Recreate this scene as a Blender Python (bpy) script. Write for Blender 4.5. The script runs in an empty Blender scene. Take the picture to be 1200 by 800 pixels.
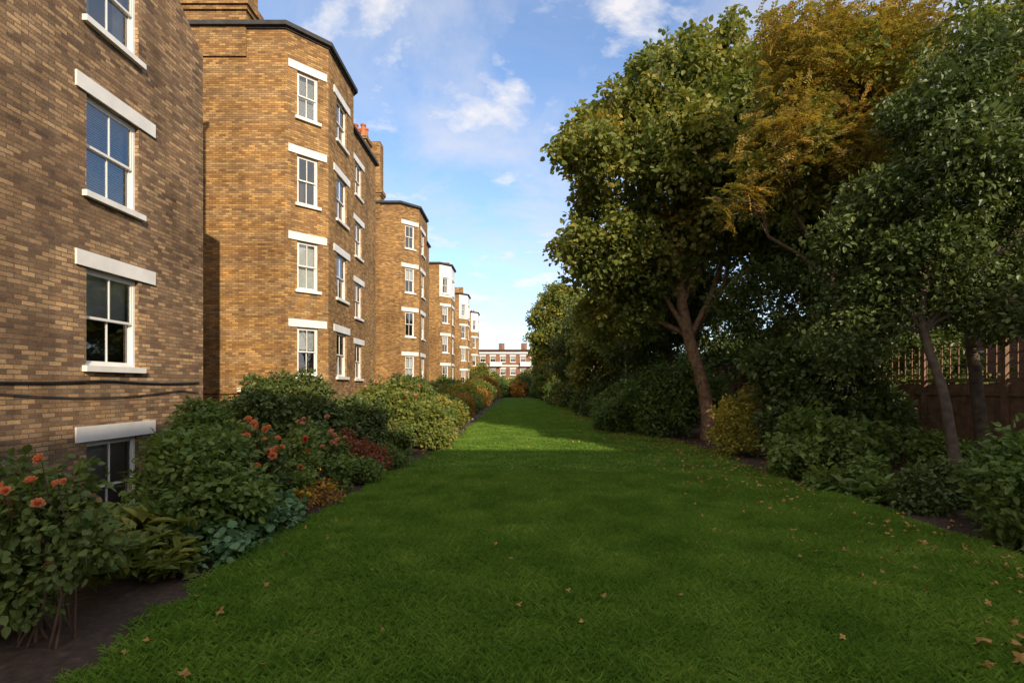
import bpy, math, random
import numpy as np
from mathutils import Vector, noise
random.seed(7); rng=np.random.default_rng(7)
scene=bpy.context.scene
COL=scene.collection
# ------------------------------------------------------------------ materials
def newmat(name):
    m=bpy.data.materials.new(name); m.use_nodes=True
    nt=m.node_tree; b=nt.nodes['Principled BSDF']; return m,nt,b
def N(nt,t,**k):
    n=nt.nodes.new(t)
    for a,v in k.items(): setattr(n,a,v)
    return n
def ramp(nt,stops,interp='LINEAR'):
    r=N(nt,'ShaderNodeValToRGB'); cr=r.color_ramp; cr.interpolation=interp
    while len(cr.elements)<len(stops): cr.elements.new(0.5)
    for e,(p,c) in zip(cr.elements,stops):
        e.position=p; e.color=(*c,1) if len(c)==3 else c
    return r
def mixc(nt,a,b,f,mode='MIX'):
    m=N(nt,'ShaderNodeMix',data_type='RGBA',blend_type=mode)
    for s,v in ((m.inputs[0],f),(m.inputs[6],a),(m.inputs[7],b)):
        if isinstance(v,bpy.types.NodeSocket): nt.links.new(v,s)
        elif isinstance(v,(int,float)): s.default_value=v
        else: s.default_value=(*v,1)
    return m.outputs[2]
def plain(name,col,rough=0.6,var=0.12,scale=6,bump=0.0,spec=0.4):
    m,nt,b=newmat(name)
    tc=N(nt,'ShaderNodeTexCoord'); no=N(nt,'ShaderNodeTexNoise'); no.inputs['Scale'].default_value=scale; no.inputs['Detail'].default_value=5
    nt.links.new(tc.outputs['Object'],no.inputs['Vector'])
    c=ramp(nt,[(0.3,tuple(x*(1-var) for x in col)),(0.7,tuple(min(1,x*(1+var)) for x in col))])
    nt.links.new(no.outputs['Fac'],c.inputs['Fac']); nt.links.new(c.outputs[0],b.inputs['Base Color'])
    b.inputs['Roughness'].default_value=rough; b.inputs['Specular IOR Level'].default_value=spec
    if bump:
        bp=N(nt,'ShaderNodeBump'); bp.inputs['Strength'].default_value=bump; bp.inputs['Distance'].default_value=0.02
        nt.links.new(no.outputs['Fac'],bp.inputs['Height']); nt.links.new(bp.outputs[0],b.inputs['Normal'])
    return m
def brick(name,c1,c2,c3,mortar,stain=0.5,odd=-0.35):
    m,nt,b=newmat(name)
    uv=N(nt,'ShaderNodeUVMap')
    bt=N(nt,'ShaderNodeTexBrick'); bt.offset=0.5
    bt.inputs['Scale'].default_value=1; bt.inputs['Brick Width'].default_value=0.225; bt.inputs['Row Height'].default_value=0.075
    bt.inputs['Mortar Size'].default_value=0.008; bt.inputs['Mortar Smooth'].default_value=0.25; bt.inputs['Bias'].default_value=0.0
    bt.inputs['Color1'].default_value=(*c1,1); bt.inputs['Color2'].default_value=(*c2,1); bt.inputs['Mortar'].default_value=(*mortar,1)
    dn=N(nt,'ShaderNodeTexNoise'); dn.inputs['Scale'].default_value=9; 
    nt.links.new(uv.outputs[0],dn.inputs['Vector'])
    va=N(nt,'ShaderNodeVectorMath',operation='MULTIPLY_ADD'); va.inputs[1].default_value=(0.014,0.010,0); nt.links.new(dn.outputs['Color'],va.inputs[0]); nt.links.new(uv.outputs[0],va.inputs[2])
    nt.links.new(va.outputs[0],bt.inputs['Vector'])
    wn=N(nt,'ShaderNodeTexBrick'); wn.offset=0.5
    for k,v in (('Scale',1),('Brick Width',0.225),('Row Height',0.075),('Mortar Size',0.0),('Bias',odd)): wn.inputs[k].default_value=v
    wn.inputs['Color1'].default_value=(0,0,0,1); wn.inputs['Color2'].default_value=(1,1,1,1)
    of=N(nt,'ShaderNodeVectorMath',operation='ADD'); of.inputs[1].default_value=(0.225*36,0.075*58,0); nt.links.new(va.outputs[0],of.inputs[0]); nt.links.new(of.outputs[0],wn.inputs['Vector'])
    inv=N(nt,'ShaderNodeMath',operation='SUBTRACT'); inv.inputs[0].default_value=1; nt.links.new(bt.outputs['Fac'],inv.inputs[1])
    ml=N(nt,'ShaderNodeMath',operation='MULTIPLY'); nt.links.new(wn.outputs['Color'],ml.inputs[0]); nt.links.new(inv.outputs[0],ml.inputs[1])
    col=mixc(nt,bt.outputs['Color'],c3,ml.outputs[0])
    # large stains plus vertical rain streaks
    n1=N(nt,'ShaderNodeTexNoise'); n1.inputs['Scale'].default_value=0.55; n1.inputs['Detail'].default_value=7; n1.inputs['Roughness'].default_value=0.68
    nt.links.new(uv.outputs[0],n1.inputs['Vector'])
    r1=ramp(nt,[(0.33,(1-stain*.55,1-stain*.58,1-stain*.58)),(0.5,(.95,.95,.95)),(0.68,(1.2,1.14,1.05))]); nt.links.new(n1.outputs['Fac'],r1.inputs[0])
    col=mixc(nt,col,r1.outputs[0],1.0,'MULTIPLY')
    mp=N(nt,'ShaderNodeMapping'); mp.inputs['Scale'].default_value=(2.2,.16,1); nt.links.new(uv.outputs[0],mp.inputs[0])
    n3=N(nt,'ShaderNodeTexNoise'); n3.inputs['Scale'].default_value=1; n3.inputs['Detail'].default_value=5; nt.links.new(mp.outputs[0],n3.inputs['Vector'])
    r3=ramp(nt,[(0.35,(1-stain*.3,)*3),(0.6,(1.05,)*3)]); nt.links.new(n3.outputs['Fac'],r3.inputs[0]); col=mixc(nt,col,r3.outputs[0],1.0,'MULTIPLY')
    n2=N(nt,'ShaderNodeTexNoise'); n2.inputs['Scale'].default_value=40; n2.inputs['Detail'].default_value=3; nt.links.new(uv.outputs[0],n2.inputs['Vector'])
    r2=ramp(nt,[(0.3,(0.7,)*3),(0.7,(1.25,)*3)]); nt.links.new(n2.outputs['Fac'],r2.inputs[0])
    col=mixc(nt,col,r2.outputs[0],1.0,'MULTIPLY')
    nt.links.new(col,b.inputs['Base Color']); b.inputs['Roughness'].default_value=0.9; b.inputs['Specular IOR Level'].default_value=0.2
    ad=N(nt,'ShaderNodeMath',operation='MULTIPLY_ADD'); ad.inputs[1].default_value=0.35; nt.links.new(n2.outputs['Fac'],ad.inputs[0]); nt.links.new(inv.outputs[0],ad.inputs[2])
    bp=N(nt,'ShaderNodeBump'); bp.inputs['Strength'].default_value=0.8; bp.inputs['Distance'].default_value=0.01
    nt.links.new(ad.outputs[0],bp.inputs['Height']); nt.links.new(bp.outputs[0],b.inputs['Normal'])
    return m
M_brickN=brick('stock_brick_weathered',(0.58,0.385,0.205),(0.29,0.175,0.095),(0.12,0.075,0.055),(0.18,0.145,0.11),0.7,-0.15)
M_brickY=brick('stock_brick_yellow',(0.60,0.37,0.145),(0.35,0.19,0.075),(0.15,0.08,0.045),(0.20,0.15,0.095),0.6,-0.3)
M_brickR=brick('red_brick',(0.36,0.15,0.08),(0.28,0.12,0.07),(0.16,0.08,0.05),(0.3,0.27,0.23),0.4)
M_white=plain('white_paint',(0.80,0.795,0.78),0.5,0.08,3,0.1)
M_frame=plain('window_frame_paint',(0.80,0.79,0.77),0.4,0.04,3)
M_slate=plain('dark_roof_felt',(0.05,0.05,0.055),0.8,0.3,4,0.3)
M_black=plain('black_pipe',(0.02,0.02,0.02),0.4,0.2)
M_terra=plain('terracotta',(0.48,0.17,0.08),0.8,0.2)
M_blind=plain('blind_fabric',(0.65,0.67,0.68),0.8,0.05)
M_curt=plain('curtain_fabric',(0.6,0.57,0.52),0.9,0.15)
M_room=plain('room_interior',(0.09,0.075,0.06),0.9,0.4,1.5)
M_wood=plain('fence_wood',(0.22,0.135,0.085),0.85,0.35,5,0.4)
M_bark=plain('bark',(0.14,0.10,0.07),0.9,0.4,9,0.9)
M_barkd=plain('bark_dark',(0.09,0.068,0.052),0.9,0.4,9,0.9)
M_barkr=plain('bark_warm',(0.27,0.16,0.10),0.9,0.45,9,1.0)
M_stem=plain('rose_stem',(0.10,0.06,0.04),0.8,0.3)
def glassmat():
    m,nt,b=newmat('window_glass'); nt.nodes.remove(b)
    out=[n for n in nt.nodes if n.type=='OUTPUT_MATERIAL'][0]
    t=N(nt,'ShaderNodeBsdfTransparent'); t.inputs[0].default_value=(0.8,0.83,0.83,1)
    g=N(nt,'ShaderNodeBsdfGlossy'); g.inputs['Roughness'].default_value=0.03; g.inputs[0].default_value=(0.9,0.95,1,1)
    f=N(nt,'ShaderNodeFresnel'); f.inputs[0].default_value=1.6
    a=N(nt,'ShaderNodeMath',operation='MULTIPLY_ADD'); a.inputs[1].default_value=1.0; a.inputs[2].default_value=0.12; nt.links.new(f.outputs[0],a.inputs[0])
    n=N(nt,'ShaderNodeTexNoise'); n.inputs['Scale'].default_value=1.2; tc=N(nt,'ShaderNodeTexCoord'); nt.links.new(tc.outputs['Object'],n.inputs['Vector'])
    bp=N(nt,'ShaderNodeBump'); bp.inputs['Strength'].default_value=0.25; bp.inputs['Distance'].default_value=0.02
    nt.links.new(n.outputs['Fac'],bp.inputs['Height']); nt.links.new(bp.outputs[0],g.inputs['Normal'])
    mx=N(nt,'ShaderNodeMixShader'); nt.links.new(a.outputs[0],mx.inputs[0]); nt.links.new(t.outputs[0],mx.inputs[1]); nt.links.new(g.outputs[0],mx.inputs[2]); nt.links.new(mx.outputs[0],out.inputs[0])
    return m
M_glass=glassmat()
LG=1.8
def leafmat(name,stops,trans=0.3,rough=0.5,wscale=0.35,spec=0.3,gain=None):
    gain=LG if gain is None else gain
    stops=[(p,tuple(min(.8,x*gain) for x in c)) for p,c in stops]
    m,nt,b=newmat(name); out=[n for n in nt.nodes if n.type=='OUTPUT_MATERIAL'][0]
    at=N(nt,'ShaderNodeAttribute',attribute_name='lv'); oi=N(nt,'ShaderNodeObjectInfo')
    ge=N(nt,'ShaderNodeNewGeometry'); no=N(nt,'ShaderNodeTexNoise'); no.inputs['Scale'].default_value=wscale; no.inputs['Detail'].default_value=2
    nt.links.new(ge.outputs['Position'],no.inputs['Vector'])
    a=N(nt,'ShaderNodeMath',operation='MULTIPLY'); a.inputs[1].default_value=0.45; nt.links.new(at.outputs['Fac'],a.inputs[0])
    c=N(nt,'ShaderNodeMath',operation='MULTIPLY_ADD'); c.inputs[1].default_value=0.3; nt.links.new(oi.outputs['Random'],c.inputs[0]); nt.links.new(a.outputs[0],c.inputs[2])
    mr=N(nt,'ShaderNodeMapRange'); mr.inputs[1].default_value=0.35; mr.inputs[2].default_value=0.65; mr.inputs[3].default_value=0; mr.inputs[4].default_value=0.25
    nt.links.new(no.outputs['Fac'],mr.inputs[0])
    d=N(nt,'ShaderNodeMath',operation='ADD'); nt.links.new(c.outputs[0],d.inputs[0]); nt.links.new(mr.outputs[0],d.inputs[1])
    r=ramp(nt,stops); nt.links.new(d.outputs[0],r.inputs[0])
    nt.links.new(r.outputs[0],b.inputs['Base Color']); b.inputs['Roughness'].default_value=rough; b.inputs['Specular IOR Level'].default_value=spec
    tr=N(nt,'ShaderNodeBsdfTranslucent'); br=mixc(nt,r.outputs[0],(1.6,1.7,0.7),0.6,'MULTIPLY'); nt.links.new(br,tr.inputs[0])
    mx=N(nt,'ShaderNodeMixShader'); mx.inputs[0].default_value=trans
    nt.links.new(b.outputs[0],mx.inputs[1]); nt.links.new(tr.outputs[0],mx.inputs[2]); nt.links.new(mx.outputs[0],out.inputs[0])
    return m
L_maple=leafmat('maple_leaf',[(0,(0.04,0.06,0.014)),(0.35,(0.07,0.09,0.02)),(0.6,(0.115,0.125,0.028)),(0.8,(0.18,0.16,0.035)),(1,(0.28,0.18,0.035))],0.35)
L_gold=leafmat('golden_leaf',[(0,(0.075,0.09,0.022)),(0.3,(0.145,0.135,0.03)),(0.6,(0.24,0.17,0.04)),(0.85,(0.32,0.19,0.045)),(1,(0.36,0.16,0.035))],0.4,wscale=.9,gain=1.55)
L_dark=leafmat('evergreen_leaf',[(0,(0.025,0.042,0.012)),(0.5,(0.052,0.074,0.02)),(0.82,(0.08,0.098,0.027)),(1,(0.15,0.13,0.03))],0.22,0.4,spec=0.35)
L_green=leafmat('shrub_leaf',[(0,(0.04,0.075,0.018)),(0.5,(0.078,0.12,0.027)),(0.85,(0.12,0.15,0.035)),(1,(0.19,0.17,0.04))],gain=1.7)
L_yell=leafmat('yellow_leaf',[(0,(0.09,0.11,0.02)),(0.4,(0.18,0.165,0.03)),(0.8,(0.30,0.235,0.04)),(1,(0.40,0.26,0.04))],0.35,wscale=1.5)
L_ygr=leafmat('yellow_green_leaf',[(0,(0.06,0.09,0.02)),(0.5,(0.12,0.14,0.03)),(0.8,(0.22,0.19,0.04)),(1,(0.34,0.18,0.04))],0.35,gain=1.6)
L_red=leafmat('red_leaf',[(0,(0.05,0.045,0.015)),(0.4,(0.11,0.05,0.025)),(0.8,(0.20,0.055,0.03)),(1,(0.26,0.12,0.04))],0.3,wscale=2)
L_oran=leafmat('orange_leaf',[(0,(0.09,0.09,0.02)),(0.4,(0.22,0.13,0.03)),(0.8,(0.36,0.16,0.03)),(1,(0.42,0.23,0.04))],0.35,wscale=2,gain=1.6)
L_rose=leafmat('rose_leaf',[(0,(0.05,0.055,0.02)),(0.3,(0.06,0.09,0.025)),(0.7,(0.09,0.12,0.03)),(0.85,(0.15,0.08,0.03)),(1,(0.21,0.07,0.03))],0.3,wscale=3)
L_blue=leafmat('bluegreen_leaf',[(0,(0.05,0.09,0.045)),(0.5,(0.07,0.13,0.06)),(1,(0.11,0.17,0.08))],0.2)
L_grass=leafmat('grass_blade',[(0,(0.058,0.12,0.02)),(0.3,(0.098,0.185,0.027)),(0.65,(0.16,0.26,0.04)),(0.85,(0.23,0.31,0.06)),(1,(0.36,0.37,0.13))],0.35,0.5,1.1,0.25,gain=1.38)
L_litter=leafmat('fallen_leaf',[(0,(0.16,0.08,0.03)),(0.4,(0.30,0.17,0.05)),(0.8,(0.45,0.30,0.08)),(1,(0.5,0.36,0.14))],0.15,0.7,gain=1.2)
def petal(name,c): return leafmat(name,[(0,c),(1,tuple(min(1,x*1.35) for x in c))],0.3,gain=1.2)
P_or=petal('petal_coral',(0.66,0.24,0.13)); P_red=petal('petal_red',(0.5,0.04,0.025)); P_yel=petal('petal_yellow',(0.65,0.42,0.05)); P_wh=petal('petal_white',(0.6,0.6,0.5)); P_pk=petal('petal_pink',(0.6,0.25,0.2))
# ------------------------------------------------------------------ mesh helpers
class MB:
    def __init__(s): s.v=[]; s.f=[]; s.uv=[]
    def quad(s,a,b,c,d,uv=None):
        i=len(s.v); s.v+= [tuple(a),tuple(b),tuple(c),tuple(d)]; s.f.append((i,i+1,i+2,i+3)); s.uv+= list(uv) if uv else [(0,0),(1,0),(1,1),(0,1)]
    def poly(s,pts,uv=None):
        i=len(s.v); s.v+=[tuple(p) for p in pts]; s.f.append(tuple(range(i,i+len(pts)))); s.uv+= list(uv) if uv else [(p[0],p[1]) for p in pts]
    def obox(s,o,d,n,u0,u1,n0,n1,z0,z1):
        P=lambda u,w,z:(o[0]+d[0]*u+n[0]*w,o[1]+d[1]*u+n[1]*w,z)
        s.quad(P(u0,n1,z0),P(u1,n1,z0),P(u1,n1,z1),P(u0,n1,z1),[(u0,z0),(u1,z0),(u1,z1),(u0,z1)])
        s.quad(P(u1,n0,z0),P(u0,n0,z0),P(u0,n0,z1),P(u1,n0,z1),[(u1,z0),(u0,z0),(u0,z1),(u1,z1)])
        s.quad(P(u0,n0,z0),P(u0,n1,z0),P(u0,n1,z1),P(u0,n0,z1),[(n0,z0),(n1,z0),(n1,z1),(n0,z1)])
        s.quad(P(u1,n1,z0),P(u1,n0,z0),P(u1,n0,z1),P(u1,n1,z1),[(n1,z0),(n0,z0),(n0,z1),(n1,z1)])
        s.quad(P(u0,n0,z1),P(u0,n1,z1),P(u1,n1,z1),P(u1,n0,z1))
        s.quad(P(u0,n1,z0),P(u0,n0,z0),P(u1,n0,z0),P(u1,n1,z0))
    def box(s,x0,x1,y0,y1,z0,z1): s.obox((0,0),(1,0),(0,-1),x0,x1,-y1,-y0,z0,z1)
    def prism(s,pts,z0,z1):
        n=len(pts); L=0
        for i in range(n):
            a=pts[i]; b=pts[(i+1)%n]; l=math.dist(a,b)
            s.quad((*a,z0),(*b,z0),(*b,z1),(*a,z1),[(L,z0),(L+l,z0),(L+l,z1),(L,z1)]); L+=l
        s.poly([(*p,z1) for p in pts]); s.poly([(*p,z0) for p in reversed(pts)])
    def tube(s,pts,rads,seg=7):
        base=len(s.v); n=len(pts); pts=[Vector(p) for p in pts]
        for i,p in enumerate(pts):
            t=(pts[min(i+1,n-1)]-pts[max(i-1,0)]).normalized()
            a=t.cross(Vector((0.31,0.95,0.05))).normalized(); b=t.cross(a)
            for k in range(seg):
                an=2*math.pi*k/seg; q=p+(a*math.cos(an)+b*math.sin(an))*rads[i]; s.v.append(tuple(q))
        for i in range(n-1):
            for k in range(seg):
                k2=(k+1)%seg; s.f.append((base+i*seg+k,base+i*seg+k2,base+(i+1)*seg+k2,base+(i+1)*seg+k)); s.uv+=[(0,0)]*4
    def obj(s,name,mat,parent=None,smooth=False):
        me=bpy.data.meshes.new(name); me.from_pydata(s.v,[],s.f); 
        uvl=me.uv_layers.new(name='UVMap'); uvl.data.foreach_set('uv',np.array(s.uv,dtype=np.float32).ravel())
        me.materials.append(mat); 
        if smooth: me.polygons.foreach_set('use_smooth',[True]*len(me.polygons))
        me.update(); o=bpy.data.objects.new(name,me); COL.objects.link(o)
        if parent: o.parent=parent
        return o
def empty(name,loc=(0,0,0)):
    e=bpy.data.objects.new(name,None); e.location=loc; COL.objects.link(e); return e
# ------------------------------------------------------------------ instancing
def scatter(name,pts,rots,scls,srcmesh,parent=None):
    me=bpy.data.meshes.new(name); n=len(pts)
    me.vertices.add(n); me.vertices.foreach_set('co',np.asarray(pts,dtype=np.float32).ravel())
    a=me.attributes.new('rot','FLOAT_VECTOR','POINT'); a.data.foreach_set('vector',np.asarray(rots,dtype=np.float32).ravel())
    a=me.attributes.new('scl','FLOAT','POINT'); a.data.foreach_set('value',np.asarray(scls,dtype=np.float32))
    o=bpy.data.objects.new(name,me); COL.objects.link(o)
    src=bpy.data.objects.new('src_'+srcmesh.name,srcmesh)
    ng=bpy.data.node_groups.new('inst_'+name,'GeometryNodeTree')
    ng.interface.new_socket('Geometry',in_out='INPUT',socket_type='NodeSocketGeometry'); ng.interface.new_socket('Geometry',in_out='OUTPUT',socket_type='NodeSocketGeometry')
    gi=ng.nodes.new('NodeGroupInput'); go=ng.nodes.new('NodeGroupOutput')
    oi=ng.nodes.new('GeometryNodeObjectInfo'); oi.inputs['Object'].default_value=src
    ip=ng.nodes.new('GeometryNodeInstanceOnPoints')
    ar=ng.nodes.new('GeometryNodeInputNamedAttribute'); ar.data_type='FLOAT_VECTOR'; ar.inputs['Name'].default_value='rot'
    er=ng.nodes.new('FunctionNodeEulerToRotation')
    asn=ng.nodes.new('GeometryNodeInputNamedAttribute'); asn.data_type='FLOAT'; asn.inputs['Name'].default_value='scl'
    l=ng.links.new
    l(gi.outputs[0],ip.inputs['Points']); l(oi.outputs['Geometry'],ip.inputs['Instance'])
    l(ar.outputs['Attribute'],er.inputs[0]); l(er.outputs[0],ip.inputs['Rotation']); l(asn.outputs['Attribute'],ip.inputs['Scale'])
    l(ip.outputs[0],go.inputs[0])
    md=o.modifiers.new('instances','NODES'); md.node_group=ng
    if parent: o.parent=parent
    return o
def leafmesh(name,P,A,B,Nn,Ls,Ws,mat,fold=0.15,droop=0.15):
    n=len(P); Ls=Ls[:,None]; Ws=Ws[:,None]
    v=np.stack([P, P+A*Ls*0.3+B*Ws+Nn*Ws*fold, P+A*Ls*0.68+B*Ws*0.8+Nn*(Ws*fold-Ls*droop*0.4), P+A*Ls-Nn*Ls*droop,
                P+A*Ls*0.68-B*Ws*0.8+Nn*(Ws*fold-Ls*droop*0.4), P+A*Ls*0.3-B*Ws+Nn*Ws*fold],axis=1).reshape(-1,3)
    idx=np.arange(n)[:,None]*6
    f=np.concatenate([idx+np.array([0,1,2,3]),idx+np.array([0,3,4,5])],axis=0)
    me=bpy.data.meshes.new(name); me.from_pydata(v.tolist(),[],f.tolist())
    lv=np.repeat(rng.random(n),6).astype(np.float32); a=me.attributes.new('lv','FLOAT','POINT'); a.data.foreach_set('value',lv)
    me.materials.append(mat); me.update(); return me
def norm(a): return a/np.maximum(np.linalg.norm(a,axis=-1,keepdims=True),1e-6)
_cache={}
def clump(kind,mat):
    k=(kind,mat.name)
    if k in _cache: return _cache[k]
    if kind=='broad': n,R,L,W,up=50,0.40,0.15,0.064,0.5
    elif kind=='small': n,R,L,W,up=60,0.22,0.07,0.025,0.5
    elif kind=='tiny': n,R,L,W,up=80,0.22,0.045,0.018,0.4
    elif kind=='mid': n,R,L,W,up=46,0.27,0.105,0.033,0.6
    elif kind=='glossy': n,R,L,W,up=50,0.28,0.10,0.029,0.5
    elif kind=='round': n,R,L,W,up=22,0.16,0.085,0.045,1.8
    elif kind=='lance': n,R,L,W,up=26,0.14,0.20,0.040,0.9
    elif kind=='pinnate': n,R,L,W,up=0,0.4,0.08,0.021,0.5
    if kind=='pinnate':
        P=[];A=[];B=[];Nn=[]
        for fnd in range(7):
            th=rng.random()*6.28; el=rng.uniform(-0.5,0.7); ax=np.array([math.cos(th)*math.cos(el),math.sin(th)*math.cos(el),math.sin(el)])
            side=norm(np.cross(ax,[0,0,1])); nn=np.cross(side,ax); st=rng.normal(0,0.1,3)
            for j in range(8):
                for s in (-1,1):
                    t=0.08+0.05*j; p=st+ax*t-np.array([0,0,1])*t*t*0.5
                    a=norm(ax*0.45+side*s+rng.normal(0,0.12,3)); P.append(p);A.append(a);Nn.append(norm(nn+rng.normal(0,.2,3)));B.append(np.cross(Nn[-1],a))
        P,A,B,Nn=map(np.array,(P,A,B,Nn)); n=len(P)
    elif kind=='lance':
        P=rng.normal(0,R*0.5,(n,3)); P[:,2]=np.abs(P[:,2])*0.6+.05
        th=rng.random(n)*6.28; el=rng.uniform(-0.1,0.9,n); A=np.stack([np.cos(th)*np.cos(el),np.sin(th)*np.cos(el),np.sin(el)],1)
        S=norm(np.cross(A,np.array([0,0,1.0]))); Nn=np.cross(S,A); B=S
    else:
        D=norm(rng.normal(0,1,(n,3))); r=R*rng.random(n)**0.45; P=D*r[:,None]; P[:,2]*=0.75
        A=norm(D+rng.normal(0,0.5,(n,3))-np.array([0,0,0.25])); Nn=norm(np.array([0,0,up])+D*0.5+rng.normal(0,0.45,(n,3)))
        B=norm(np.cross(Nn,A)); Nn=np.cross(A,B)
    me=leafmesh('clump_%s_%s'%k,P,A,B,Nn,L*rng.uniform(0.7,1.25,n),W*rng.uniform(0.75,1.2,n),mat,droop=0.4 if kind=='lance' else 0.15)
    _cache[k]=me; return me
def rdir(uz=0): return Vector((random.gauss(0,1),random.gauss(0,1),random.gauss(uz,1))).normalized()
def crown_pts(lobes,dens,gap=0.0,zs=0.85,zmin=None,inner=0.5,sprig=0.12,sub=3):
    P=[]; LB=[(*l,1.0) for l in lobes]
    for (x,y,z,r) in lobes:          # secondary clumps break up each lobe's outline
        for _ in range(sub):
            d=rdir(.25); rr=r*random.uniform(.28,.5); c=Vector((x,y,z))+d*r*random.uniform(.7,1.05); LB.append((c.x,c.y,c.z,rr,.8))
    for (x,y,z,r,k) in LB:
        n=int(dens*k*(.82 if k==1 and sub else 1)*4*math.pi*r*r); c=Vector((x,y,z))
        def W(d): return 1+0.42*noise.noise(c*1.7+d*1.9)+0.24*noise.noise(Vector((y,z,x))+d*4.5)
        for _ in range(n):
            d=rdir()
            q=inner+(1.0-inner)*random.random()**0.55
            p=c+Vector((d.x,d.y,d.z*zs))*r*q*W(d)
            if zmin is not None and p.z<zmin: continue
            if gap and noise.noise(p*(0.95 if r>.9 else min(4,1.1/r))+Vector((3,1,7)))<gap-0.5: continue
            P.append(p)
        for _ in range(int(n*sprig/4)):
            d=rdir(.5)
            a=c+Vector((d.x,d.y,d.z*zs))*r*W(d)*.9; d2=(d+Vector((random.gauss(0,.4),random.gauss(0,.4),random.gauss(.25,.3)))).normalized(); L=r*random.uniform(.15,.55)
            for k2 in range(4):
                p=a+d2*L*(k2/3)
                if zmin is not None and p.z<zmin: continue
                P.append(p)
    return P
def leaves(name,P,kind,mat,scale,parent,sv=0.3):
    n=len(P)
    if n==0: return
    R=np.stack([rng.normal(0,0.35,n),rng.normal(0,0.35,n),rng.random(n)*6.28],1)
    return scatter(name,[tuple(p) for p in P],R,scale*rng.uniform(1-sv,1+sv,n),clump(kind,mat),parent)
def tree(name,trunk,r0,lobes,kind,mat,dens,scale,bark,gap=0.2,twigs=5,extra=None,zs=0.85,inner=0.5,lo=.1,sub=3):
    e=empty(name); mb=MB()
    tp=[Vector(p) for p in trunk]; nT=len(tp)
    pts=[];rr=[]
    for i in range(nT-1):
        for k in range(5):
            t=k/5; p=tp[i].lerp(tp[i+1],t); f=(i+t)/(nT-1)
            p=p+Vector((noise.noise(p*0.9),noise.noise(p*0.9+Vector((9,0,0))),0))*0.10
            pts.append(p); rr.append(r0*(1-0.72*f)*(1+0.5*max(0,0.12-f)/0.12))
    pts.append(tp[-1]); rr.append(r0*0.25)
    mb.tube(pts,rr,10)
    i0=max(2,int(lo*len(pts)))
    for (x,y,z,r) in lobes:
        c=Vector((x,y,z))
        best=min(range(i0,len(pts)),key=lambda i:(abs((c-pts[i]).length-(c.z-pts[i].z)*1.25)))
        s=pts[best]; sr=rr[best]*0.55
        bp=[];br=[]
        L=(c-s).length
        for k in range(8):
            t=k/7; p=s.lerp(c,t)+Vector((0,0,0.12*L*math.sin(math.pi*t)))+Vector((noise.noise(c+Vector((t*3,0,0))),noise.noise(c+Vector((0,t*3,0))),0))*0.22*L*math.sin(math.pi*t)
            bp.append(p); br.append(max(0.014,sr*(1-0.75*t)))
        mb.tube(bp,br,6)
        for j in range(twigs):
            d=rdir(.3); a=bp[random.randint(3,7)]; b=c+d*r*0.9
            m=a.lerp(b,0.5)+Vector((0,0,0.1*r))
            mb.tube([a,m,b],[0.014+0.008*r,0.010,0.004],5)
    mb.obj('trunk_and_limbs',bark,e,True)
    leaves('foliage',crown_pts(lobes,dens,gap,zs,inner=inner,sub=sub),kind,mat,scale,e)
    if extra: 
        for (lb,kd,mt,dn,sc) in extra: leaves('foliage_turning',crown_pts(lb,dn,gap,zs),kd,mt,sc,e)
    return e
def flowermesh(mat):
    k=('flower',mat.name)
    if k in _cache: return _cache[k]
    n=22; i=np.arange(n); th=i*2.4; el=1.45-1.35*(i/n); A=np.stack([np.cos(th)*np.cos(el),np.sin(th)*np.cos(el),np.sin(el)],1)
    P=A*0.006; S=norm(np.cross(A,np.array([0.01,0,1.0]))); Nn=np.cross(S,A)
    me=leafmesh('flower_'+mat.name,P,A,S,Nn,np.full(n,0.045),np.full(n,0.022),mat,0.3,-0.25); _cache[k]=me; return me
def shrub(name,lobes,kind,mat,dens,scale=1.0,stems=5,flowers=None,gap=0.15,zs=0.9,zmin=0.03,inner=0.35,g=0.0,stemmat=None,sprig=0.3,sub=3):
    e=empty(name); mb=MB(); cx=sum(l[0] for l in lobes)/len(lobes); cy=sum(l[1] for l in lobes)/len(lobes)
    for (x,y,z,r) in lobes:
        for j in range(stems):
            a=Vector((cx+(x-cx)*.6+random.uniform(-.15,.15),cy+(y-cy)*.6+random.uniform(-.15,.15),g-0.05)); b=Vector((x,y,z))+Vector((random.uniform(-1,1),random.uniform(-1,1),random.uniform(0,1)))*r*0.75
            m=a.lerp(b,0.5)+Vector((random.uniform(-.1,.1),random.uniform(-.1,.1),0.08))
            mb.tube([a,m,b],[0.010,0.008,0.003],5)
    P=crown_pts(lobes,dens,gap,zs,zmin+g,inner,sprig,sub); leaves('foliage',P,kind,mat,scale,e)
    if flowers:
        fm,n,s=flowers
        Q=sorted(random.sample(P,min(len(P),n*5)),key=lambda p:-(p.z-0.5*p.y+0.3*p.x))[:n]
        Q=[p+Vector((random.uniform(-.05,.15),random.uniform(-.25,-.05),random.uniform(.06,.25))) for p in Q]
        for q in Q: mb.tube([q-Vector((0.02,-.08,.3)),q],[.004,.003],4)
        R=rng.normal(0,0.5,(len(Q),3)); R[:,0]+=.6
        scatter('flowers',[tuple(p) for p in Q],R,s*rng.uniform(.6,1.25,len(Q)),flowermesh(fm),e)
    if mb.f: mb.obj('stems',stemmat or M_stem,e,True)
    return e
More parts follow.
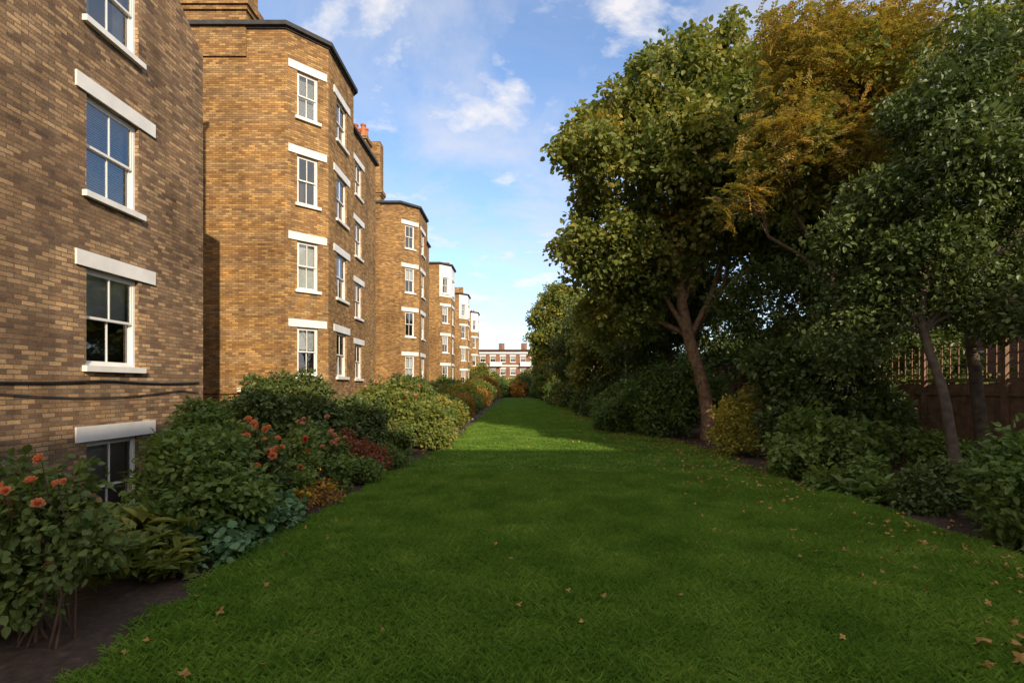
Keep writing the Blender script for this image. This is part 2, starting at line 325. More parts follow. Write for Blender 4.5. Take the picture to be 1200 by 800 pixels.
# ------------------------------------------------------------------ buildings
class Parts:
    def __init__(s): s.p={}
    def __getitem__(s,k): return s.p.setdefault(k,MB())
    def build(s,parent,mats):
        for k,mb in s.p.items():
            if mb.f: mb.obj(k,mats[k],parent)
MATS={'walls':M_brickY,'rendered_walls':M_white,'lintels':M_white,'sills':M_white,'window_frames':M_frame,'window_glass':M_glass,'blinds':M_blind,'curtains':M_curt,'rooms':M_room,'roof':M_slate,'chimney':M_brickY,'chimney_pots':M_terra,'drainpipes':M_black,'wall_light':M_frame}
def wall(pt,p0,p1,z0,z1,ops=(),uo=0.0,key='walls',rv=0.12):
    L=math.dist(p0,p1); d=((p1[0]-p0[0])/L,(p1[1]-p0[1])/L); n=(d[1],-d[0]); mb=pt[key]
    us=sorted({0,L,*[o[0] for o in ops],*[o[1] for o in ops]}); zs=sorted({z0,z1,*[o[2] for o in ops],*[o[3] for o in ops]})
    P=lambda u,w,z:(p0[0]+d[0]*u+n[0]*w,p0[1]+d[1]*u+n[1]*w,z)
    for i in range(len(us)-1):
        for j in range(len(zs)-1):
            a,b,c,e=us[i],us[i+1],zs[j],zs[j+1]; mu=(a+b)/2; mz=(c+e)/2
            if any(o[0]<mu<o[1] and o[2]<mz<o[3] for o in ops): continue
            mb.quad(P(a,0,c),P(b,0,c),P(b,0,e),P(a,0,e),[(uo+a,c),(uo+b,c),(uo+b,e),(uo+a,e)])
    for (a,b,c,e) in ops:
        mb.quad(P(a,0,c),P(a,-rv,c),P(a,-rv,e),P(a,0,e),[(0,c),(rv,c),(rv,e),(0,e)])
        mb.quad(P(b,-rv,c),P(b,0,c),P(b,0,e),P(b,-rv,e),[(0,c),(rv,c),(rv,e),(0,e)])
        mb.quad(P(a,0,e),P(a,-rv,e),P(b,-rv,e),P(b,0,e),[(0,0),(0,rv),(b-a,rv),(b-a,0)])
        mb.quad(P(a,-rv,c),P(a,0,c),P(b,0,c),P(b,-rv,c),[(0,0),(0,rv),(b-a,rv),(b-a,0)])
    return d,n,uo+L
def window(pt,o,d,n,u0,u1,z0,z1,style=0,lint=0.33,lh=0.27,sh=0.0,lsh=0.0):
    F=pt['window_frames']; B=lambda a,b,c,e,z,w:F.obox(o,d,n,a,b,c,e,z,w)
    B(u0,u0+.05,-.20,-.075,z0,z1); B(u1-.05,u1,-.20,-.075,z0,z1); B(u0+.05,u1-.05,-.20,-.078,z1-.05,z1); B(u0+.05,u1-.05,-.20,-.078,z0,z0+.06)
    a,b=u0+.05,u1-.05; zl,zh=z0+.06,z1-.05; zm=(zl+zh)/2; s=.045; cu=(a+b)/2
    for (q0,q1,n0,n1) in ((zm-.02,zh,-.125,-.085),(zl,zm+.02,-.17,-.13)):
        B(a,a+s,n0,n1,q0,q1); B(b-s,b,n0,n1,q0,q1); B(a+s,b-s,n0,n1-.002,q0,q0+s); B(a+s,b-s,n0,n1-.002,q1-s,q1)
        B(cu-.012,cu+.012,n0,n1-.004,q0+s,q1-s)
        G=pt['window_glass']; w=(n0+n1)/2; P=lambda u,z:(o[0]+d[0]*u+n[0]*w,o[1]+d[1]*u+n[1]*w,z)
        G.quad(P(a+s,q0+s),P(b-s,q0+s),P(b-s,q1-s),P(a+s,q1-s))
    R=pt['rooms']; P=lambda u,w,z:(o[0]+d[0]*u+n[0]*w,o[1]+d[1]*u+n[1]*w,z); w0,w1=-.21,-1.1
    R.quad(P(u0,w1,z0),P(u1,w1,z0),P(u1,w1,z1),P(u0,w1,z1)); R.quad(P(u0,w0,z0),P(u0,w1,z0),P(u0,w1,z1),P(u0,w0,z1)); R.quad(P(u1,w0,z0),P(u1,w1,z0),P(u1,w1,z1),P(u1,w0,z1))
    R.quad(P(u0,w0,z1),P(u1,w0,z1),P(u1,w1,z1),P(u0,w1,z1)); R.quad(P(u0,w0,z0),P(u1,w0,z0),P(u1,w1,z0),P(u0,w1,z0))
    H=z1-z0
    def slats(za,zb):
        k=int((zb-za)/.045); D=pt['blinds']
        for i in range(k):
            z=za+i*.045; D.quad(P(u0+.06,-.235,z),P(u1-.06,-.235,z),P(u1-.06,-.26,z+.038),P(u0+.06,-.26,z+.038))
    if style==1: slats(z0+.05,z1-.05)
    elif style==2: slats(z0+H*.55,z1-.05)
    elif style in (3,5):
        f=.5 if style==3 else .04
        pt['blinds'].quad(P(u0+.04,-.23,z0+H*f),P(u1-.04,-.23,z0+H*f),P(u1-.04,-.23,z1-.03),P(u0+.04,-.23,z1-.03))
    elif style==4:
        for (x0,x1) in ((u0+.03,u0+.28*(u1-u0)),(u1-.28*(u1-u0),u1-.03)):
            k=8
            for i in range(k):
                c0=x0+(x1-x0)*i/k; c1=x0+(x1-x0)*(i+1)/k; pt['curtains'].quad(P(c0,-.25-(i%2)*.04,z0+.05),P(c1,-.25-((i+1)%2)*.04,z0+.05),P(c1,-.25-((i+1)%2)*.04,z1-.04),P(c0,-.25-(i%2)*.04,z1-.04))
    pt['lintels'].obox(o,d,n,u0-lint+lsh,u1+lint+lsh,-.004,.035,z1+.004,z1+lh)
    pt['sills'].obox(o,d,n,u0-.09,u1+.09,-.075,.09,z0-.09,z0+.015)
def offset_poly(pts,off):
    out=[];n=len(pts)
    for i in range(n):
        a,b,c=pts[i-1],pts[i],pts[(i+1)%n]
        d1=Vector((b[0]-a[0],b[1]-a[1])).normalized(); d2=Vector((c[0]-b[0],c[1]-b[1])).normalized()
        n1=Vector((d1.y,-d1.x)); n2=Vector((d2.y,-d2.x)); m=(n1+n2).normalized(); k=off/max(.3,m.dot(n1)); out.append((b[0]+m.x*k,b[1]+m.y*k))
    return out
def rect(x0,x1,y0,y1): return [(x0,y0),(x1,y0),(x1,y1),(x0,y1)]
def pots(pt,x0,x1,y0,y1,z,nx,ny,h=.75):
    for i in range(nx):
        for j in range(ny):
            x=x0+(x1-x0)*(i+.5)/nx; y=y0+(y1-y0)*(j+.5)/ny
            pt['chimney_pots'].tube([(x,y,z),(x,y,z+h*.1),(x,y,z+h*.85),(x,y,z+h*.86),(x,y,z+h),(x,y,z+h),(x,y,z+h*.6)],[.15,.15,.115,.15,.15,.10,.09],10)
LZ=[1.0,4.03,7.05,10.06,12.98]; WH=1.72
def block(k,whitetop):
    y0=17.6+17*k; pt=Parts(); e=empty('mansion_block')
    ZT=13.95; foot=[(-13,y0),(-8,y0),(-6.94,y0+1.06),(-6.94,y0+3.9),(-8,y0+4.96),(-8,y0+11),(-13,y0+11)]
    uo=0; zw=10.75 if whitetop else ZT
    for i in range(6):
        a,b=foot[i],foot[i+1]; L=math.dist(a,b); d=((b[0]-a[0])/L,(b[1]-a[1])/L); n=(d[1],-d[0])
        ww={1:.74,2:1.15,3:.74,4:1.1}.get(i); ops=[]
        if ww:
            cu=L/2 if i!=4 else 3.0
            for j,z in enumerate(LZ): ops.append((cu-ww/2,cu+ww/2,z-.27-WH+(0.1 if j==4 else 0),z-.27))
        lo=[o for o in ops if o[3]<zw]; hi=[o for o in ops if o[3]>=zw]
        bay=i in (1,2,3)
        if whitetop and bay:
            wall(pt,a,b,-1.6,zw,lo,uo); wall(pt,a,b,zw,ZT,hi,uo,'rendered_walls')
        else: wall(pt,a,b,-1.6,ZT,ops,uo)
        uo+=L
        for j,o in enumerate(ops): window(pt,a,d,n,*o,style=random.choice([0,1,2,3,4,4,5,3]),lint=.33 if i!=1 and i!=3 else .31)
    pt['walls'].quad((-13,y0+11,-1.6),(-13,y0,-1.6),(-13,y0,ZT),(-13,y0+11,ZT))
    pt['roof'].prism(offset_poly(foot,.05),ZT,ZT+.07); pt['roof'].prism(offset_poly(foot,.16),ZT+.07,ZT+.21)
    C=pt['chimney']
    C.prism(rect(-12.4,-9.35,y0-.06,y0+.75),13.0,18.2)
    C.prism(rect(-12.47,-9.28,y0-.13,y0+.82),14.55,14.7); C.prism(rect(-12.54,-9.21,y0-.20,y0+.89),14.7,14.95)
    C.prism(rect(-9.9,-8.25,y0+10.0,y0+10.94),13.9,15.0); C.prism(rect(-9.98,-8.17,y0+9.92,y0+11.02),15.0,15.2)
    pots(pt,-9.9,-8.25,y0+10,y0+10.94,15.2,4,2,.7)
    for (x,y) in ((-7.93,y0+5.3),(-12.4,y0-.12)):
        pt['drainpipes'].tube([(x,y,-1.4),(x,y,13.7)],[.05,.05],8)
        for z in np.arange(0.5,13.5,1.8): pt['drainpipes'].tube([(x,y,z),(x,y,z+.09)],[.068,.068],8)
    if k==0:
        pt['wall_light'].box(-9.6,-9.4,y0-.16,y0-.004,1.5,1.64)
        cb=[(-11.5+q*.2,y0-.03,1.5-0.16*math.sin(q/17*math.pi)+.01*q) for q in range(18)]; pt['drainpipes'].tube(cb,[.018]*18,6)
    pt.build(e,dict(MATS))
for k in range(5): block(k,k>=2)
mb=MB(); mb.quad((-12.9,10,-1.6),(-12.9,110,-1.6),(-12.9,110,12.6),(-12.9,10,12.6),[(0,-1.6),(100,-1.6),(100,12.6),(0,12.6)])
mb.obj('terrace_rear_wall',M_brickY)
e=empty('brick_apartment_building'); pt=Parts(); XW=-7.5; yE=12.16
ops=[]
for j,z in enumerate(LZ[:4]): ops.append((8.88,10.10,z-.27-WH,z-.27)); 
wall(pt,(XW,-6),(XW,0),-1.6,13.9,[],0)
d,n,_=wall(pt,(XW,0),(XW,11.2),-1.6,13.9,ops,6)
for j,o in enumerate(ops): window(pt,(XW,0),d,n,*o,style=[5,3,1,4][j],lint=.33,lsh=.10)
W=pt['walls']
prof=[(11.2,-1.6),(yE,-1.6),(yE,9.5),(11.2,10.3)]
W.poly([(XW,a,b) for a,b in prof],[(6+a,b) for a,b in prof])
W.quad((XW,yE,-1.6),(-13,yE,-1.6),(-13,yE,9.5),(XW,yE,9.5),[(0,-1.6),(5.5,-1.6),(5.5,9.5),(0,9.5)])
W.quad((XW,11.2,10.3),(XW,yE,9.5),(-13,yE,9.5),(-13,11.2,10.3))
W.quad((XW,11.2,10.3),(-13,11.2,10.3),(-13,11.2,13.9),(XW,11.2,13.9))
W.quad((-13,-6,-1.6),(XW,-6,-1.6),(XW,-6,13.9),(-13,-6,13.9))
pt['roof'].prism(rect(-13,XW+.1,-6.1,11.25),13.9,14.1)
cb=[(XW+.03,y,1.72-0.05*math.sin((y%3.1)/3.1*math.pi)+ (0.02*y if y<4 else .08)) for y in np.arange(-2,12.2,.31)]
pt['drainpipes'].tube(cb,[.018]*len(cb),6)
cb=[(XW+.03,y,1.60-0.11*math.sin(((y+1)%4.1)/4.1*math.pi)) for y in np.arange(-2,12.2,.31)]
pt['drainpipes'].tube(cb,[.011]*len(cb),6)
pt.build(e,dict(MATS,walls=M_brickN))
# block of flats behind the photographer (casts the shade over the near lawn)
e=empty('apartment_block'); pt=Parts(); BH=12.0; bx0,bx1=3.6,32
ops=[(u,u+1.3,z,z+1.6) for u in np.arange(2,26,3.6) for z in (1.0,4.0,7.0)]
d,n,_=wall(pt,(bx1,-10),(bx0,-10),0,BH,ops)
for o in ops: window(pt,(bx1,-10),d,n,*o,style=4)
pt['walls'].quad((bx1,-20,0),(bx1,-10,0),(bx1,-10,BH),(bx1,-20,BH)); pt['walls'].quad((bx0,-10,0),(bx0,-20,0),(bx0,-20,BH),(bx0,-10,BH)); pt['walls'].quad((bx0,-20,0),(bx1,-20,0),(bx1,-20,BH),(bx0,-20,BH))
pt['roof'].prism(rect(bx0-.1,bx1+.1,-20.1,-9.9),BH,BH+.2)
pt.build(e,dict(MATS,walls=M_brickR))
# far flats
e=empty('distant_flats'); pt=Parts(); Y=112
ops=[]
for z in (1.3,4.1,6.9):
    for u in np.arange(1.0,14,2.2): ops.append((u,u+1.2,z,z+1.3))
d,n,_=wall(pt,(-9.5,Y),(5.5,Y),0,9.4,ops)
for o in ops: window(pt,(-9.5,Y),d,n,*o,style=3,lint=.1)
for z in (3.1,5.9,8.7): pt['rendered_walls'].obox((-9.5,Y),(1,0),(0,-1),.2,14.8,.01,.25,z,z+.35)
for u in (3.2,9.8):
    for z in (3.45,6.25): pt['rendered_walls'].obox((-9.5,Y),(1,0),(0,-1),u,u+2.6,.02,1.0,z-.3,z+.65)
pt['walls'].quad((5.5,Y,0),(5.5,Y+9,0),(5.5,Y+9,9.4),(5.5,Y,9.4)); pt['roof'].prism(rect(-9.7,5.7,Y-.3,Y+9),9.4,9.65)
for x in (-4.5,.5,3.6): pt['chimney'].prism(rect(x,x+1.3,Y+2,Y+3),9.6,11.2)
pt.build(e,dict(MATS,walls=M_brickR,chimney=M_brickR))
# brick house beyond the right hand fence
e=empty('brick_house'); pt=Parts(); x0,x1,ya,yb=15.5,24,9,24
hw=[(u,u+1.1,z,z+1.6) for u in (2,5.5,9,12.3) for z in (1,4.2,7.4)]
d,n,_=wall(pt,(x0,yb),(x0,ya),0,11.4,hw)
for o in hw: window(pt,(x0,yb),d,n,*o,style=3)
wall(pt,(x0,ya),(x1,ya),0,11.4); pt['walls'].poly([(x0,ya,11.4),(x1,ya,11.4),((x0+x1)/2,ya,15.8)],[(0,0),(8.5,0),(4.2,4.4)])
wall(pt,(x1,yb),(x0,yb),0,11.4); pt['walls'].poly([(x1,yb,11.4),(x0,yb,11.4),((x0+x1)/2,yb,15.8)],[(0,0),(8.5,0),(4.2,4.4)])
xm=(x0+x1)/2; R=pt['roof']; R.quad((x0-.3,ya-.2,11.2),(xm,ya-.2,16),(xm,yb+.2,16),(x0-.3,yb+.2,11.2)); R.quad((xm,ya-.2,16),(x1+.3,ya-.2,11.2),(x1+.3,yb+.2,11.2),(xm,yb+.2,16))
pt.build(e,dict(MATS,walls=M_brickR,roof=M_terra))
# fence with trellis
e=empty('garden_fence'); mb=MB(); tr=MB(); XF=9.6
for y in np.arange(2,62,.16): mb.box(XF-.012+.01*math.sin(y*9),XF+.012+.01*math.sin(y*9),y,y+.15,0,1.75+.01*math.sin(y*31))
for y in np.arange(2,62,2.0): mb.box(XF-.10,XF-.02,y,y+.1,0,2.65)
for z in (.35,1.5,1.78): mb.box(XF-.06,XF-.022,2,62,z,z+.07)
for y in np.arange(2.1,40,.22): tr.box(XF-.05,XF-.03,y,y+.025,1.86,2.6)
for z in np.arange(1.95,2.65,.2): tr.box(XF-.029,XF-.012,2,40,z,z+.025)
mb.obj('boards_and_posts',M_wood,e); tr.obj('trellis',M_wood,e)
# ------------------------------------------------------------------ ground
def soilmat():
    m,nt,b=newmat('soil'); tc=N(nt,'ShaderNodeTexCoord'); a=N(nt,'ShaderNodeTexNoise'); a.inputs['Scale'].default_value=14; a.inputs['Detail'].default_value=8; a.inputs['Roughness'].default_value=.7
    nt.links.new(tc.outputs['Object'],a.inputs['Vector']); r=ramp(nt,[(.3,(0.03,0.02,0.015)),(.55,(0.08,0.052,0.035)),(.75,(0.16,0.105,0.07))]); nt.links.new(a.outputs['Fac'],r.inputs[0]); nt.links.new(r.outputs[0],b.inputs['Base Color'])
    b.inputs['Roughness'].default_value=.95; bp=N(nt,'ShaderNodeBump'); bp.inputs['Strength'].default_value=1; bp.inputs['Distance'].default_value=.05; nt.links.new(a.outputs['Fac'],bp.inputs['Height']); nt.links.new(bp.outputs[0],b.inputs['Normal']); return m
M_soil=soilmat()
def gz(x): 
    xs=[-900,-6.6,-6.2,-5.6,-4.8,-3.8,900]; zs=[-1.35,-1.35,-1.1,-.75,-.38,0,0]
    return float(np.interp(x,xs,zs))
mb=MB(); X=[-900,-60,-6.6,-6.2,-5.6,-4.8,-3.8,-2,6,60,900]; Yv=[-900,-30,0,20,40,80,120,400,1500]
for i in range(len(X)-1):
    for j in range(len(Yv)-1): mb.quad((X[i],Yv[j],gz(X[i])),(X[i+1],Yv[j],gz(X[i+1])),(X[i+1],Yv[j+1],gz(X[i+1])),(X[i],Yv[j+1],gz(X[i])))
mb.obj('ground',M_soil)
LY=[-9,0,3,4.3,6.1,9.4,12,15,21,35,57,74]; LX=[-2.6,-2.5,-2.55,-2.7,-2.64,-2.48,-2.25,-1.95,-2.05,-2.1,-2.2,-2.2]
RY=[-9,0,4.9,6.9,9.4,12,14,18,27,40,56,74]; RX=[5.0,5.0,4.9,4.96,4.7,5.0,5.1,4.5,4.0,3.6,3.1,3.0]
def lx(y): return float(np.interp(y,LY,LX))+.07*noise.noise(Vector((y*.8,0,0)))+.03*noise.noise(Vector((y*3,5,0)))
def rx(y): return float(np.interp(y,RY,RX))+.10*noise.noise(Vector((y*.8,9,0)))+.03*noise.noise(Vector((y*3,5,0)))
def lawnmat():
    m,nt,b=newmat('lawn_turf'); tc=N(nt,'ShaderNodeTexCoord'); a=N(nt,'ShaderNodeTexNoise'); a.inputs['Scale'].default_value=1.2; a.inputs['Detail'].default_value=8; a.inputs['Roughness'].default_value=.7
    c=N(nt,'ShaderNodeTexNoise'); c.inputs['Scale'].default_value=55; c.inputs['Detail'].default_value=4
    for q in (a,c): nt.links.new(tc.outputs['Object'],q.inputs['Vector'])
    r=ramp(nt,[(.3,(0.05,0.10,0.018)),(.6,(0.08,0.15,0.025)),(.8,(0.12,0.18,0.035))]); nt.links.new(a.outputs['Fac'],r.inputs[0])
    r2=ramp(nt,[(.3,(.5,)*3),(.7,(1.4,)*3)]); nt.links.new(c.outputs['Fac'],r2.inputs[0])
    nt.links.new(mixc(nt,r.outputs[0],r2.outputs[0],1,'MULTIPLY'),b.inputs['Base Color']); b.inputs['Roughness'].default_value=1; b.inputs['Specular IOR Level'].default_value=.0
    return m
lawn=empty('lawn'); mb=MB(); ys=np.concatenate([np.arange(-9,20,.35),np.arange(20,74.5,1)])
for a,b in zip(ys[:-1],ys[1:]): mb.quad((lx(a),a,.012),(rx(a),a,.012),(rx(b),b,.012),(lx(b),b,.012))
mb.obj('turf',lawnmat(),lawn)
def grasspatch(name,nb,S,H,W):
    P=np.stack([rng.uniform(-S,S,nb),rng.uniform(-S,S,nb),np.zeros(nb)],1)
    # blades lean together in small tufts
    th=rng.random(nb)*6.28; tx=np.floor(P[:,0]/.05); ty=np.floor(P[:,1]/.05); base=(np.sin(tx*12.9+ty*78.2)*43758.5)%6.28
    th=np.where(rng.random(nb)<.55,base+rng.normal(0,.5,nb),th)
    lean=rng.uniform(.15,1.1,nb); A=np.stack([np.cos(th)*lean,np.sin(th)*lean,np.ones(nb)],1); A=norm(A)
    B=norm(np.stack([-np.sin(th),np.cos(th),np.zeros(nb)],1)); Nn=np.cross(A,B); Nn*=np.sign(Nn[:,2:3]+1e-9)
    return leafmesh(name,P,A,B,Nn,H*rng.uniform(.45,1.35,nb),W*rng.uniform(.7,1.2,nb),L_grass,0.1,0.4)
gp1=grasspatch('grass_near',300,.15,.064,.0028); gp2=grasspatch('grass_far',170,.28,.055,.006)
def lawngrid(ya,yb,sp):
    out=[]
    for y in np.arange(ya,yb,sp):
        for x in np.arange(-3,5.5,sp):
            a=x+random.uniform(-.25,.25)*sp; b=y+random.uniform(-.25,.25)*sp
            if lx(b)+.03<a<rx(b)-.03: out.append((a,b,.01))
    return out
for nm,pts,me in (('grass_blades',lawngrid(1.5,10,.20),gp1),('grass_blades',lawngrid(10,40,.42),gp2)):
    n=len(pts); sc=np.array([1.0+.35*noise.noise(Vector(p)*1.3) for p in pts])
    scatter(nm,pts,np.stack([rng.normal(0,.05,n),rng.normal(0,.05,n),rng.random(n)*6.28],1),sc*rng.uniform(.85,1.2,n),me,lawn)
def fallen():
    ang=np.linspace(0,2*math.pi,21)[:-1]; r=[.045 if i%4==0 else (.02 if i%2==0 else .030) for i in range(20)]
    v=[(0,0,.008)]+[(math.cos(a)*q,math.sin(a)*q,.012*math.sin(a*2)+.006) for a,q in zip(ang,r)]; f=[(0,i+1,(i+1)%20+1) for i in range(20)]
    me=bpy.data.meshes.new('fallen_leaf'); me.from_pydata(v,[],f); a=me.attributes.new('lv','FLOAT','POINT'); a.data.foreach_set('value',[.5]*21); me.materials.append(L_litter); return me
fl=fallen(); pts=[]
for _ in range(3800):
    y=1.8+30*random.random()**1.3; t=random.random()
    if t<.55: x=rx(y)-abs(random.gauss(0,1.2))
    elif t<.61: x=random.uniform(lx(y),rx(y))
    elif t<.64: x=lx(y)+abs(random.gauss(0,.4))
    elif t<.94: x=rx(y)+random.uniform(0,3.5)
    else: x=lx(y)-random.uniform(0,2)
    if t<.64 and random.random()<(.6 if y<8 else .15): continue
    inl=lx(y)<x<rx(y); pts.append((x,y,(.062 if inl else gz(x)+.02)))
n=len(pts); scatter('fallen_leaves',pts,np.stack([rng.normal(0,.4,n),rng.normal(0,.4,n),rng.random(n)*6.28],1),rng.uniform(.35,1.0,n),fl)
pts=[(2.95,3.25,.07),(3.1,3.18,.075),(3.0,3.05,.07),(3.28,3.3,.07),(2.72,2.98,.07),(-1.9,2.9,.07)]
scatter('large_fallen_leaves',pts,rng.normal(0,.4,(6,3)),[1.5,1.6,1.3,1.2,.9,.9],fl)
# ------------------------------------------------------------------ trees
tree('maple_tree',[(6.1,16.2,0),(5.75,16.1,1.6),(5.1,16,4.2),(4.9,16,7.5),(5.1,16,10.5)],.25,
 [(2.9,15.6,8.2,1.6),(2.6,16,5.9,1.4),(3.0,16.5,9.9,1.15),(4.6,16,10.8,1.5),(4.85,15.3,8.3,1.9),(4.2,16,5.6,1.6),(6.7,16.5,11.6,1.6),(6.7,16,9.5,1.9),(6.9,15.5,6.9,1.8),(3.2,17,4.1,1.2),(8.6,16.5,10.6,1.9),(9.3,17,7.6,2.2),(10.5,16,10,2)],
 'broad',L_maple,4.4,1.0,M_barkr,gap=.22,twigs=7,inner=.6,lo=.42,sub=3)
tree('golden_ash_tree',[(7.9,12,0),(7.6,12,2.5),(7.3,12,5.2),(7.2,11.8,8)],.15,
 [(6.3,11.3,9.1,.9),(5.5,11.1,6.9,.8),(6.7,11.3,7.3,.95),(7.6,11.6,9.3,.95),(8.3,11.6,8.1,1.0),(4.9,11.4,5.8,.5),(6.1,11.5,8.1,.85),(9.0,11.8,9.5,.9),(7.2,11.2,8.4,.7),(5.8,11.3,7.9,.5),(7.4,11.2,6.6,.6)],
 'pinnate',L_gold,5.4,1.0,M_bark,gap=.35,twigs=10,inner=.4,lo=.4,sub=5,extra=[([(6.6,12,6.4,1.3),(8,12.4,6.8,1.6),(7.4,11.9,8.4,1.3),(6.2,11.8,7.6,1.1)],'mid',L_maple,2.6,1.2)])
tree('holly_tree',[(6.45,7.5,0),(6.35,7.7,1.4),(6.3,8.0,2.8),(6.8,8.5,4.6),(7.3,8.6,6.5)],.085,
 [(6.9,8.5,6.3,.75),(7.7,8.5,6.0,1.0),(8.4,8.8,7.0,1.0),(7,8.3,4.85,1.0),(8.2,8,4.3,1.2),(5.9,9,3.7,.8),(6.6,8.3,3.4,.9),(9.2,8.2,5.8,1.2),(7.8,8.0,3.1,.9),(6.1,8.6,4.8,.6),(5.7,8.8,2.6,.6)],
 'glossy',L_dark,9,.95,M_barkd,gap=.27,twigs=5,lo=.45)
tree('yew_tree',[(8.2,14,0),(8.1,14,2),(8.0,14,4.5)],.2,
 [(7.2,14,4.0,1.5),(8.7,14,5.2,1.7),(7.6,13.6,2.3,1.4),(10,14,4,2)],'glossy',L_dark,5.5,1.2,M_barkd,gap=.1)
tree('elder_tree',[(8.4,9.2,0),(8.3,9.4,2.4),(8.6,9.8,5.5),(8.8,9.8,8)],.12,
 [(9.0,9.8,8.5,.9),(8.2,10,7.3,.8),(10.2,10,7.4,1.2),(9.6,9.5,6.4,1.0)],'mid',L_ygr,6.0,1.05,M_barkd,gap=.36,lo=.5)
far=[(6.6,22,[(5.6,22,5.2,2.0),(7,22,7.6,2.2),(8.5,22,5,2.2),(5.2,22.5,3.0,1.4)],L_dark),
     (6.8,30,[(5.4,29.5,4.2,2.0),(6.6,30,6.8,2.2),(4.4,30,2.6,1.3),(8.5,30,6,2.4)],L_maple),
     (6.0,38,[(4.6,38,4.6,2.0),(6,38,6.8,2.2),(3.6,38.5,3.0,1.2),(7.6,38,5.5,2.2)],L_dark),
     (4.6,47,[(3.0,47,8.2,1.9),(4.2,47,9.2,1.9),(2.6,46.5,6.0,1.6),(4.4,47,6.2,2.2),(5.6,47,8,2.2)],L_ygr),
     (5.4,58,[(4,58,4.8,2.2),(5.6,58,7,2.6),(3.2,57,2.5,1.5)],L_maple),(5.5,70,[(3.8,70,3.6,2.2),(6,70,5.8,3)],L_dark)]
for (x,y,lb,mt) in far: tree('garden_tree',[(x,y,0),(x,y,2),(x-.2,y,5)],.18,lb,'broad' if mt!=L_dark else 'glossy',mt,2.8 if mt!=L_dark else 3.6,1.35 if mt!=L_dark else 1.5,M_bark,gap=.12,twigs=3,sub=2)
tree('small_birch_tree',[(.6,79,0),(.6,79,2)],.07,[(.6,79,2.9,.9),(.2,79,2.2,.6),(1.1,79,3.5,.6)],'mid',L_ygr,7,1.2,M_bark,sub=2)
# ------------------------------------------------------------------ shrubs, right
shrub('laurel_hedge',[(5.45,5.3,.5,.45),(6.1,5.0,.55,.55),(5.75,5.9,.45,.45),(6.6,5.8,.7,.55)],'small',L_green,24,.95,sub=5,sprig=.5)
shrub('euonymus_shrub',[(5.35,6.9,.22,.22),(5.8,7.1,.28,.25)],'small',L_dark,30,.9,sub=5,sprig=.6)
shrub('hydrangea_shrub',[(5.1,9.4,.42,.34),(5.8,9.2,.6,.42),(6.4,9.6,.5,.42),(5.5,9.8,.9,.25)],'mid',L_green,16,1,sub=6,sprig=.6,gap=.28)
shrub('fern_clump',[(4.95,8.1,.06,.2),(5.5,7.9,.08,.22),(5.2,9.9,.1,.2),(5.3,7.4,.06,.18)],'lance',L_green,16,.8,stems=0,zmin=-.02)
shrub('groundcover_shrub',[(5.1,8.5,.12,.22),(5.6,8.3,.2,.26),(6.4,7.4,.2,.3),(6.9,8.4,.4,.4)],'small',L_green,20,1,sub=5,sprig=.6,gap=.25)
shrub('yellow_shrub',[(5.15,12.6,.7,.3),(5.4,12.8,1.1,.28),(5.6,12.4,.4,.3),(5.0,12.4,.35,.24),(5.6,12.9,1.45,.18)],'small',L_yell,16,1,gap=.34,sprig=.9,sub=6)
shrub('spotted_laurel',[(6.4,11.8,1.2,.7),(6.1,12,2.2,.5),(7.0,11.6,1.9,.7),(6.5,11.2,.5,.5),(7.6,11,.9,.6)],'mid',L_dark,13,1.15,sub=6,sprig=.5,gap=.22)
shrub('rhododendron_bush',[(4.6,17.2,.9,.8),(5.4,17,1.4,.8),(4.9,17.6,1.6,.65),(6.1,17.6,1.3,.9)],'mid',L_green,14,1.15,sub=4)
shrub('box_bush',[(3.6,18.6,.6,.6),(4.1,18.8,.75,.6),(3.3,19.4,.45,.45)],'small',L_green,20,1.1)
for i,(x,y,r,mt) in enumerate([(4.9,22,1.2,L_dark),(4.7,25,1.0,L_green),(4.6,28,1.2,L_dark),(4.2,32,1.1,L_green),(4.4,36,1.4,L_dark),(4.0,41,1.3,L_ygr),(3.8,46,1.3,L_dark),(3.7,52,1.5,L_green),(3.6,60,1.6,L_dark),(3,68,1.6,L_green)]):
    shrub('border_shrub',[(x,y,r*.55,r*.75),(x+r,y+.5,r*.8,r*.9),(x+.3,y+r,r*.6,r*.65)],'mid',mt,8,1.4,stems=2,sub=5)
shrub('neighbouring_hedge',[(11.5+.4*(i%2),y,1.6+.5*(i%3),1.7) for i,y in enumerate(np.arange(15,62,2.6))],'mid',L_dark,5,1.8,stems=2,sub=1)
# ------------------------------------------------------------------ shrubs, left
shrub('rose_bush',[(-3.15,3.5,.88,.2),(-3.4,3.6,.65,.26),(-2.95,3.4,.5,.16),(-3.6,3.7,.95,.2),(-3.25,3.4,.35,.18),(-3.5,3.5,.3,.2)],'small',L_rose,20,.85,stems=5,flowers=(P_or,7,.85),gap=.38,inner=.2,sprig=1.0)
shrub('peony_plant',[(-3.35,4.2,.12,.22),(-3.0,4.4,.1,.2),(-3.7,4.5,.15,.28),(-3.3,4.75,.12,.28)],'lance',L_ygr,12,.85,stems=0,zmin=-.02)
shrub('mock_orange_shrub',[(-3.55,5.6,.55,.38),(-3.2,5.7,.42,.3),(-3.8,5.9,.75,.32),(-3.6,6.0,.88,.26),(-3.35,5.3,.3,.28),(-3.7,5.3,.3,.24)],'small',L_green,25,.98,sub=7,sprig=.9,gap=.28)
shrub('geranium_groundcover',[(-2.85,5.0,.06,.22),(-2.85,5.4,.10,.24),(-2.85,5.9,.12,.24),(-2.95,6.4,.12,.22),(-3.1,5.2,.08,.22)],'round',L_blue,28,.8,stems=0,zmin=-.02)
